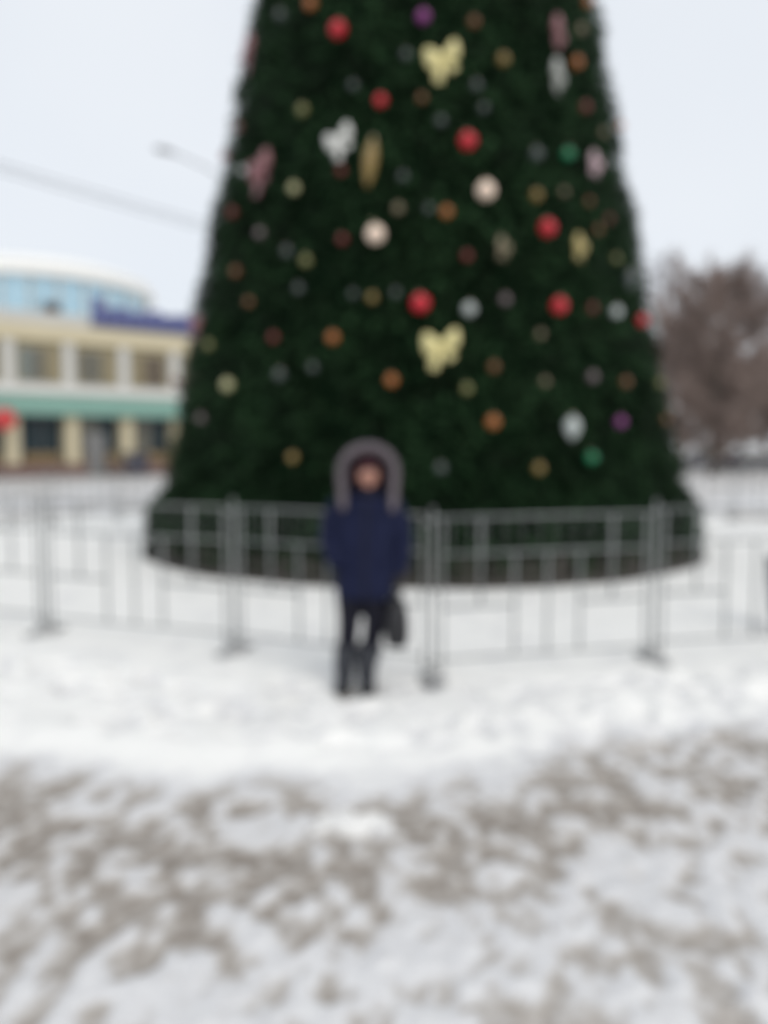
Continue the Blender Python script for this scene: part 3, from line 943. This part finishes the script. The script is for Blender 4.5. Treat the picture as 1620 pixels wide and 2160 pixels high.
# the bag in the gloved hand
bag = empty('handbag', (PX0, PY0, person.location.z))
bd = MB()
rings = []
for z, wx_, wy_ in ((0.315, 0.050, 0.135), (0.325, 0.066, 0.152), (0.40, 0.078, 0.158), (0.50, 0.074, 0.150), (0.58, 0.052, 0.138), (0.615, 0.022, 0.128)):
    rings.append(ell_ring(0.236, 0.0, z - 0.012 if z < 0.5 else z, wx_ * 1.12, wy_ * 1.08, 24, 4.0))
bd.loft(rings)
bd.build('bag_body', M['bag'], bag, True)
for s in (-1, 1):
    st = MB()
    st.tube([(0.232 + s * 0.022, -0.085, 0.585), (0.232 + s * 0.012, -0.075, 0.63), (0.232, -0.035, 0.658 + 0.004 * s), (0.232, 0.0, 0.662 + 0.004 * s), (0.232 + s * 0.012, 0.045, 0.635), (0.232 + s * 0.022, 0.070, 0.585)], 0.006, 8)
    st.build('strap', M['bag'], bag, True)
MB().tube([(0.232, -0.122, 0.616), (0.232, 0.122, 0.616)], 0.004, 6).build('zip', M['steelgrey'], bag)
tag(bag, 'black handbag hanging by its straps from the gloved hand of the person', 'handbag')

# ------------------------------------------------------------------ shop building with a glass rotunda
UX, UY = 0.757, 0.654
FACE = math.atan2(UY, UX)
bld = empty('shop_building', (-20.9, 45.0, 0), FACE)     # local x along the front, local -y towards the walkway
tag(bld, 'cream two-storey shop building with green fascia and blue glass rotunda', 'building')
T0, T1, DEP = -17.0, 16.0, 26.0
def bx(name, m, x0, x1, y0, y1, z0, z1, parent=None, bevel=0):
    return MB().box(((x0 + x1) / 2, (y0 + y1) / 2, (z0 + z1) / 2), (x1 - x0, y1 - y0, z1 - z0)).build(name, m, parent or bld, False, bevel)
bx('wall', M['ochre'], T0, T1, 0.0, DEP, 0.0, 8.40)
bx('cornice', M['cream'], T0 - .1, T1 + .1, -0.30, -0.003, 7.55, 8.45)
bx('parapet', M['white'], T0 - .1, T1 + .1, -0.12, 0.35, 8.453, 9.15)
bx('roof_snow', M['snow_clean'], T0, T1, 0.353, DEP - .3, 8.403, 8.75)
fas = bx('fascia', M['green'], T0, T1, -1.10, -0.003, 3.45, 4.75, bevel=0.04)
bx('fascia_snow', M['snow_clean'], T0, T1, -1.05, -0.05, 4.753, 4.87)
bx('fascia_trim', M['white'], T0, T1, -1.16, -1.103, 4.55, 4.76, fas)
bx('sill_band', M['white'], T0, T1, -0.22, -0.003, 4.873, 5.22)
PITCHB = 3.25
for k in range(-5, 5):
    c = 2.26 + PITCHB * k
    if c - 1.6 < T0 or c + 1.7 > T1:
        continue
    # upper window: recessed-looking frame, three panes, ochre spandrel above
    fr = bx('window', M['frame'], c - 1.10, c + 1.10, -0.10, -0.003, 5.30, 7.25)
    for j in range(3):
        a, b_ = c - 1.03 + j * 0.70, c - 1.03 + j * 0.70 + 0.64
        pm = {0: ('greenglass', 'greyglass', 'curtain'), 1: ('greyglass', 'greyglass', 'curtain'), 2: ('curtain', 'brownpane', 'brownpane')}.get(k, ('greyglass', 'curtain', 'greyglass'))[j]
        bx('pane', M[pm], a, b_, -0.125, -0.103, 5.38, 7.15, fr)
    bx('pilaster', M['white'], c - 1.95, c - 1.30, -0.24, -0.004, 5.223, 7.547)
    # ground floor bay
    w = bx('shop_window', M['steelgrey'], c - 1.12, c + 1.12, -0.10, -0.003, 0.95, 3.44)
    lite = k in (1, 2)
    for j in range(2):
        bx('pane', M['greyglass'] if (lite and j == 0) else M['darkglass'], c - 1.06 + j * 1.09, c - 0.03 + j * 1.09, -0.13, -0.103, 1.02, 3.36, w)
    bx('goods_shelf', M['ledge'], c - 1.0, c + 0.9, -0.34, -0.135, 0.80, 1.35)
    bx('column', M['cream'], c - 2.02, c - 1.30, -0.62, -0.004, 0.75, 3.447)
    if k != 1:
        bx('brick_base', M['brownbase'], c - 2.05, c + PITCHB - 2.06, -0.80, -0.006, -0.1, 0.747)
    else:
        bx('brick_base', M['brownbase'], c - 2.05, c - 0.9, -0.80, -0.006, -0.1, 0.747)
        bx('brick_base', M['brownbase'], c + 0.35, c + PITCHB - 2.06, -0.80, -0.006, -0.1, 0.747)
        dr = bx('door', M['greydoor'], c - 0.85, c + 0.30, -0.36, -0.14, 0.02, 2.5)
        bx('handle', M['steelgrey'], c + 0.12, c + 0.17, -0.42, -0.363, 1.0, 1.5, dr)
# rotunda, centred behind the front
DC = Vector((-25.2, 60.0, 0))
rel = Matrix.Rotation(-FACE, 3, 'Z') @ (DC - Vector((-20.9, 45.0, 0)))
rx_, ry_, RR = rel.x, rel.y, 8.0
MB().lathe([(RR - 0.15, 8.76), (RR - 0.15, 13.0)], 48, (rx_, ry_, 0)).build('rotunda_wall', M['steelgrey'], bld, True)
MB().lathe([(RR + 0.1, 8.757), (RR + 0.1, 9.65), (RR - 0.1, 9.7)], 48, (rx_, ry_, 0)).build('rotunda_base', M['white'], bld, True)
NP = 30
for k in range(NP):
    a0_, a1_ = 2 * math.pi * (k + 0.06) / NP, 2 * math.pi * (k + 0.94) / NP
    rr = []
    def arc(r_, z_):
        return [(rx_ + r_ * math.cos(a0_ + (a1_ - a0_) * j / 3), ry_ + r_ * math.sin(a0_ + (a1_ - a0_) * j / 3), z_) for j in range(4)]
    mb = MB()
    o_, i_ = arc(RR, 9.72), arc(RR, 12.35)
    ob, ib = arc(RR - 0.1, 9.72), arc(RR - 0.1, 12.35)
    mb.loft([o_ + ob[::-1], i_ + ib[::-1]])
    cx_, cy_ = RR * math.cos((a0_ + a1_) / 2), RR * math.sin((a0_ + a1_) / 2)
    gp = mb.build('glass_panel', M['blueglass'], bld)
    mb2 = MB()
    am = 2 * math.pi * k / NP
    mb2.box((rx_ + (RR + 0.02) * math.cos(am), ry_ + (RR + 0.02) * math.sin(am), 11.03), (0.16, 0.14, 2.62), am)
    mb2.build('mullion', M['white'], bld)
MB().lathe([(RR - 0.1, 12.36), (RR + 0.55, 12.40), (RR + 0.55, 12.85), (RR - 0.1, 12.9)], 48, (rx_, ry_, 0)).build('rotunda_eave', M['snow_clean'], bld, True)
MB().lathe([(RR + 0.45, 12.903), (RR + 0.3, 13.3), (6.6, 13.9), (4.4, 14.35), (2.0, 14.55), (0.05, 14.6)], 48, (rx_, ry_, 0)).build('roof', M['snow_clean'], bld, True)
# dark vent unit on the rotunda's base ledge
ac = empty('vent_unit', (0, 0, 0))
dirc = (Vector((-690 / 1748 * 1.0, 1.0, 0))).normalized()
hit = None
for k in range(4000):
    q = dirc * (40 + k * 0.01)
    if (q - Vector((DC.x, DC.y, 0))).length <= RR + 0.75:
        hit = q
        break
ac.location = (hit.x, hit.y, 9.5)
ac.rotation_euler = (0, 0, math.atan2(hit.x - DC.x, -(hit.y - DC.y)))
MB().box((0, 0, 0.6), (1.05, 0.7, 1.15)).build('casing', M['steelgrey'], ac, False, 0.04)
MB().lathe([(0.40, 0.0), (0.42, 0.05), (0.36, 0.06)], 20).build('fan_grille', M['tyre'], ac, True).matrix_local = Matrix.Translation((0, -0.36, 0.62)) @ Matrix.Rotation(R(90), 4, 'X')
for s in (-1, 1):
    MB().box((s * 0.4, 0, -0.37), (0.07, 0.5, 0.80)).build('bracket', M['steelgrey'], ac)
tag(ac, 'dark grey vent unit standing in front of the blue glass rotunda', 'vent unit')
# roof-edge sign: a row of violet letter boxes
sg = empty('rooftop_sign', (-20.9, 45.0, 0), FACE)
x = 5.25
for i in range(10):
    h_ = 1.55 if i == 0 else 0.95 + 0.08 * ((i * 7) % 3)
    wd = 0.72
    bxx = MB().box((x + wd / 2, -0.30, 8.72 + h_ / 2), (wd - 0.05, 0.26, h_)).build('letter_box', M['violet'], sg, False, 0.03)
    x += wd
for zr in (8.66, 8.95):
    MB().box((9.0, -0.140, zr), (7.6, 0.05, 0.06)).build('sign_rail', M['steelgrey'], sg)
tag(sg, 'violet rooftop sign of boxy letters along the edge of the cream building', 'sign')
# red sign over the pavement at the frame edge
rs = empty('round_sign', (-20.9 + UX * 0.02 + 0.654 * 1.75, 45.0 + UY * 0.02 - 0.757 * 1.75, 0), FACE)
MB().lathe([(0.50, -0.11), (0.57, -0.08), (0.57, 0.08), (0.50, 0.11)], 28).build('sign_disc', M['redsign'], rs, True).matrix_local = Matrix.Translation((-0.15, 0, 3.14)) @ Matrix.Rotation(R(90), 4, 'X')
MB().tube([(-0.15, 0.10, 3.45), (-0.15, 0.66, 3.75)], 0.03, 8).build('sign_arm', M['steelgrey'], rs)
tag(rs, 'round red sign hanging below the green fascia at the frame edge', 'sign')

# ------------------------------------------------------------------ street lamp and overhead cables behind the fir
lp = empty('street_lamp', (-3.6, 26.0, 0))
MB().tube([(0, 0, 0), (0, 0, 4), (0, 0, 9.6)], [0.11, 0.09, 0.06], 12).build('pole', M['lamp'], lp, True)
MB().lathe([(0.2, 0), (0.2, 0.5), (0.12, 0.6)], 12).build('pole_base', M['lamp'], lp, True)
MB().tube([(0, 0, 8.9), (-0.9, 0, 9.6), (-1.9, 0, 10.2), (-2.9, 0, 10.62)], [0.04, 0.035, 0.03, 0.03], 8).build('arm', M['lamp'], lp, True)
hd = MB().tube([(-2.75, 0, 10.56), (-2.95, 0, 10.64), (-3.2, 0, 10.70), (-3.4, 0, 10.72)], [(0.05, 0.04), (0.14, 0.08), (0.15, 0.08), (0.06, 0.03)], 12).build('lamp_head', M['lamp'], lp, True)
MB().ball((-3.12, 0, 10.62), (0.18, 0.11, 0.05), 12, 8).build('lens', M['lens'], hd, True)
tag(lp, 'grey street lamp whose arm and head reach out from behind the fir', 'street lamp')
def cable(dz, dy, label):
    A, Bq = Vector((-20.4, 17.3 + dy, 11.2 + dz)), Vector((9.0, 55.3 + dy, 11.2 + dz))
    pts = [A.lerp(Bq, k / 30) + Vector((0, 0, -0.5 * 4 * (k / 30) * (1 - k / 30))) for k in range(31)]
    o = MB().tube(pts, 0.020, 6).build('overhead_cable', M['cable'], None, True)
    tag(o, label, 'cable', 'overhead cables crossing the sky by the fir')
cable(0.0, 0, 'upper overhead cable crossing the sky between the rotunda and the street lamp')
cable(-0.22, 0.1, 'lower overhead cable running close under the other one above the rotunda')

# ------------------------------------------------------------------ bare trees
def bare_tree(px, Yd, height, width, twigs, m, label, seed, tw=0.022, trunk_frac=0.16, lean=0.0):
    rg = np.random.default_rng(seed)
    X0 = (px - 810) / FPX * Yd
    root = tag(empty('bare_tree', (X0, Yd, 0)), label, 'tree', 'leafless trees beyond the ring fence')
    MB().tube([(0, 0, -0.1), (0.05, 0, height * 0.35), (0.0 + lean, 0.05, height * 0.7), (lean, 0, height * 0.97)], [0.03 * height * 0.75, 0.021 * height * 0.75, 0.011 * height * 0.7, 0.02], 9).build('trunk', M['bark'], root, True)
    limbs = MB()
    tips = []
    nl = 46
    for i in range(nl):
        f = trunk_frac + (0.95 - trunk_frac) * (i + rg.random()) / nl
        a = i * 2.399 + rg.normal(0, .3)
        env = width / 2 * (math.sin(math.pi * min(1, 0.12 + 0.83 * f)) ** 0.6)
        L = env * rg.uniform(0.75, 1.15)
        z0 = height * f * 0.9
        rise = L * rg.uniform(0.5, 1.1)
        p0 = Vector((lean * f, 0, z0))
        p1 = p0 + Vector((math.cos(a) * L * 0.5, math.sin(a) * L * 0.5, rise * 0.4))
        p2 = p0 + Vector((math.cos(a) * L, math.sin(a) * L, rise))
        limbs.tube([p0, p1, p2], [0.006 * height * (1.1 - f), 0.004 * height * (1.1 - f), 0.012], 5)
        for k in range(7):
            u = rg.uniform(0.25, 1)
            b = p0.lerp(p1, u * 2) if u < .5 else p1.lerp(p2, u * 2 - 1)
            e_ = b + Vector((math.cos(a) * rg.uniform(0, .7) + rg.normal(0, .4), math.sin(a) * rg.uniform(0, .7) + rg.normal(0, .4), rg.uniform(0.1, 1.0))) * (width / 5.5)
            limbs.tube([b, b.lerp(e_, .5) + Vector((0, 0, 0.06)), e_], [0.022, 0.015, 0.007], 4)
            tips.append((b, e_))
    limbs.build('limbs', M['bark'] if m is M['twig'] else m, root)
    nt_ = len(tips)
    bi = rg.integers(0, nt_, twigs)
    P0 = np.array([t_[0] for t_ in tips]); P1 = np.array([t_[1] for t_ in tips])
    u = rg.random(twigs)[:, None]
    b = P0[bi] * (1 - u) + P1[bi] * u
    dd = (P1 - P0)[bi]
    dd /= np.linalg.norm(dd, axis=1, keepdims=True)
    dd = dd * 0.6 + rg.normal(0, .55, (twigs, 3)) + np.array([0, 0, 0.25])
    dd /= np.linalg.norm(dd, axis=1, keepdims=True)
    L = rg.uniform(0.3, 1.0, twigs)[:, None] * (width / 5.5)
    e_ = b + dd * L
    s = np.cross(dd, rg.normal(0, 1, (twigs, 3))); s /= np.linalg.norm(s, axis=1, keepdims=True)
    w = rg.uniform(0.5, 1.0, twigs)[:, None] * tw / 2
    Vt = np.stack([b - s * w, b + s * w, e_], 1).reshape(-1, 3)
    cr_ = link('crown', np_mesh('crown', Vt, np.arange(len(Vt)).reshape(-1, 3), m), root)
    cr_['kind'] = 'stuff'
    return root
bare_tree(1502, 50, 12.6, 6.6, 36000, M['twig'], 'dense brown leafless tree, tallest of the dark ones behind the parked cars', 1, 0.042, 0.05)
bare_tree(1432, 58, 11.5, 5.6, 17000, M['twig'], 'brown leafless tree standing half behind the outer edge of the fir', 2, 0.042, 0.05)
bare_tree(1392, 84, 22.0, 8.5, 6000, M['twig_hazed'], 'pale grey leafless tree rising highest beside the edge of the fir', 3, 0.030, 0.2)
bare_tree(1612, 74, 17.0, 9.5, 15000, M['twig_hazed'], 'pale grey leafless tree at the frame edge beyond the dense brown one', 4, 0.032, 0.25)
bare_tree(1565, 64, 6.2, 12.0, 20000, M['twig'], 'low brown leafless thicket tree spreading over the parked cars', 5, 0.045, 0.12)
bare_tree(1700, 64, 12.0, 7.0, 5000, M['twig'], 'brown leafless tree standing just outside the frame beyond the cars', 6, 0.03, 0.15)

# ------------------------------------------------------------------ parked cars
def car(loc, rz, paint, label):
    root = empty('parked_car', loc, rz)          # local x is the length, 4.3 m
    W = 0.86
    prof_low = [(-2.12, 0.34), (-2.15, 0.62), (-2.05, 0.90), (-1.2, 0.97), (0.95, 0.95), (1.85, 0.80), (2.12, 0.62), (2.14, 0.36), (1.9, 0.22), (-1.9, 0.22)]
    mb = MB()
    def slab(prof_, w0, name, m, parent, narrow=None):
        rings = []
        for s, k_ in ((-1, 0.93), (-0.96, 1.0), (0.96, 1.0), (1, 0.93)):
            rings.append([(x_ * (0.985 if abs(s) == 1 else 1), s * w0 * (1 if narrow is None else narrow(z_)), z_ if abs(s) != 1 else z_ * 0.995 + 0.002) for x_, z_ in prof_])
        return MB().loft(rings).build(name, m, parent, False, 0.03)
    body = slab(prof_low, W, 'body', paint, root)
    cab = [(-2.0, 0.90), (-1.55, 1.36), (-1.2, 1.45), (0.2, 1.46), (0.5, 1.40), (1.12, 0.94)]
    nar = lambda z_: 1.0 - max(0, z_ - 0.9) * 0.33
    slab(cab, W * 0.965, 'cabin', paint, root, nar)
    for s in (-1, 1):
        for a, b_ in (((-1.62, 0.98), (-0.62, 0.98), (-0.62, 1.36), (-1.38, 1.36)), ((-0.54, 0.98), (0.88, 0.98), (0.42, 1.35), (-0.54, 1.37))) and [(0, ((-1.62, 0.98), (-0.62, 0.98), (-0.62, 1.36), (-1.38, 1.36))), (1, ((-0.54, 0.98), (0.88, 0.98), (0.42, 1.35), (-0.54, 1.37)))]:
            mbw = MB()
            mbw.loft([[(x_, s * (W * 0.965 * nar(z_) - 0.01), z_) for x_, z_ in b_], [(x_, s * (W * 0.965 * nar(z_) + 0.012), z_) for x_, z_ in b_]])
            mbw.build('side_window', M['carglass'], root)
    def slant(x0, z0, x1, z1, name):
        d = Vector((z0 - z1, 0, x1 - x0)).normalized() * 0.012
        if d.z < 0:
            d = -d
        w0, w1 = W * 0.965 * nar(z0) - 0.09, W * 0.965 * nar(z1) - 0.09
        lo = [Vector((x0, -w0, z0)), Vector((x0, w0, z0)), Vector((x1, w1, z1)), Vector((x1, -w1, z1))]
        MB().loft([[p_ - d for p_ in lo], [p_ + d for p_ in lo]]).build(name, M['carglass'], root)
    slant(1.06, 0.985, 0.55, 1.365, 'windscreen')
    slant(-1.93, 0.98, -1.60, 1.32, 'rear_window')
    for x_ in (-1.3, 1.32):
        for s in (-1, 1):
            wh = MB().lathe([(0.20, -0.10), (0.30, -0.10), (0.325, -0.06), (0.325, 0.06), (0.30, 0.10), (0.20, 0.10)], 22).build('wheel', M['tyre'], root, True)
            wh.matrix_local = Matrix.Translation((x_, s * (W - 0.07), 0.325)) @ Matrix.Rotation(R(90), 4, 'X')
            MB().lathe([(0.20, -0.105), (0.16, -0.108), (0.05, -0.09), (0.05, 0.09), (0.16, 0.108), (0.20, 0.105)], 18).build('rim', M['rim'], wh, True)
    for s in (-1, 1):
        MB().box((2.06, s * 0.60, 0.66), (0.14, 0.34, 0.13)).build('headlight', M['headl'], root, False, 0.03)
        MB().box((-2.10, s * 0.64, 0.78), (0.10, 0.28, 0.17)).build('tail_light', M['taill'], root, False, 0.02)
        MB().box((0.72, s * (W + 0.07), 1.0), (0.12, 0.16, 0.11)).build('mirror', paint, root, False, 0.03)
    MB().box((2.13, 0, 0.40), (0.10, 1.5, 0.16)).build('front_bumper', M['tyre'], root, False, 0.03)
    MB().box((-2.14, 0, 0.40), (0.10, 1.5, 0.16)).build('rear_bumper', M['tyre'], root, False, 0.03)
    MB().box((-0.55, 0, 1.492), (1.5, 1.15, 0.05)).build('roof_snow', M['snow_clean'], root, False, 0.02)
    tag(root, label, 'car', 'cars parked around the square')
P = {k: mat('car_paint_' + k, c, 0.3, coat=0.6, var=0.06) for k, c in dict(slate=(0.10, 0.105, 0.13), graphite=(0.055, 0.06, 0.075), ink=(0.03, 0.03, 0.055), silver=(0.36, 0.38, 0.36), wine=(0.16, 0.03, 0.035)).items()}
def at(px, Yd):
    return ((px - 810) / FPX * Yd, Yd, 0.0)
car(at(1478, 59), R(178), P['slate'], 'slate grey car parked nearest the fir under the dense brown tree')
car(at(1602, 57), R(4), P['graphite'], 'dark graphite car parked beyond the slate one at the frame edge')
car(at(1535, 68), R(95), P['silver'], 'pale silver car seen end-on in the gap between the two dark cars')
car(at(1640, 66), R(8), P['wine'], 'wine red car at the frame edge behind the graphite one')
wc = empty('waste_container', at(288, 47.5), R(28))
MB().loft([[(-0.50, -0.42, 0.18), (0.50, -0.42, 0.18), (0.50, 0.42, 0.18), (-0.50, 0.42, 0.18)], [(-0.62, -0.52, 1.02), (0.62, -0.52, 1.02), (0.62, 0.52, 1.02), (-0.62, 0.52, 1.02)]]).build('bin_body', P['ink'], wc, False, 0.03)
MB().loft([[(-0.66, -0.56, 1.03), (0.66, -0.56, 1.03), (0.66, 0.56, 1.03), (-0.66, 0.56, 1.03)], [(-0.60, -0.50, 1.14), (0.60, -0.50, 1.14), (0.60, 0.50, 1.42), (-0.60, 0.50, 1.42)]]).build('lid', P['ink'], wc, False, 0.03)
for sx in (-1, 1):
    for sy in (-1, 1):
        MB().lathe([(0.04, -0.03), (0.10, -0.03), (0.10, 0.03), (0.04, 0.03)], 14).build('castor', M['tyre'], wc, True).matrix_local = Matrix.Translation((sx * 0.40, sy * 0.33, 0.10)) @ Matrix.Rotation(R(90), 4, 'X')
    MB().tube([(sx * 0.60, -0.2, 0.92), (sx * 0.70, -0.2, 0.92), (sx * 0.70, 0.2, 0.92), (sx * 0.60, 0.2, 0.92)], 0.02, 6).build('grip', M['steelgrey'], wc)
tag(wc, 'dark ink-blue waste container standing before the shop windows by the fir', 'waste container')

# ------------------------------------------------------------------ litter bin inside the fence
lb = empty('litter_bin', (3.60, 7.35, ground_z(3.60, 7.35)))
MB().lathe([(0.10, 0.10), (0.13, 0.12), (0.155, 0.40), (0.165, 0.62), (0.150, 0.62), (0.135, 0.16), (0.05, 0.15)], 24).build('bin_body', P['ink'], lb, True)
MB().lathe([(0.160, 0.60), (0.178, 0.615), (0.178, 0.65), (0.152, 0.66), (0.148, 0.625)], 24).build('rim', P['graphite'], lb, True)
MB().lathe([(0.03, 0.0), (0.12, 0.0), (0.12, 0.03), (0.04, 0.05), (0.035, 0.12)], 18).build('pedestal', P['graphite'], lb, True)
tag(lb, 'dark litter bin inside the ring fence, cut by the frame edge', 'litter bin')

# ------------------------------------------------------------------ snow clod on the walkway
clx, cly = -0.137, 3.42
cm = MB()
for cx_, cy_, r_ in ((0, 0, 0.085), (-0.09, 0.03, 0.055), (0.07, 0.05, 0.06), (0.03, -0.05, 0.05), (-0.04, 0.09, 0.045), (0.13, 0.0, 0.035), (-0.14, -0.03, 0.03)):
    cm.ball((cx_, cy_, 0), (r_ * 1.15, r_, r_ * 0.62), 16, 10)
clod = cm.build('snow_clod', M['snow_trodden'], None, True)
remesh(clod, 0.008, 2)
for v in clod.data.vertices:
    n_ = float(fbm(np.array([v.co.x * 14 + 50]), np.array([v.co.y * 14 + v.co.z * 9 + 50]), 71)[0]) - 0.5
    v.co *= 1 + 0.55 * n_
clod.location = (clx, cly, ground_z(clx, cly) + 0.004)
tag(clod, 'low pale lump of snow lying on the dirty walkway', 'snow lump')
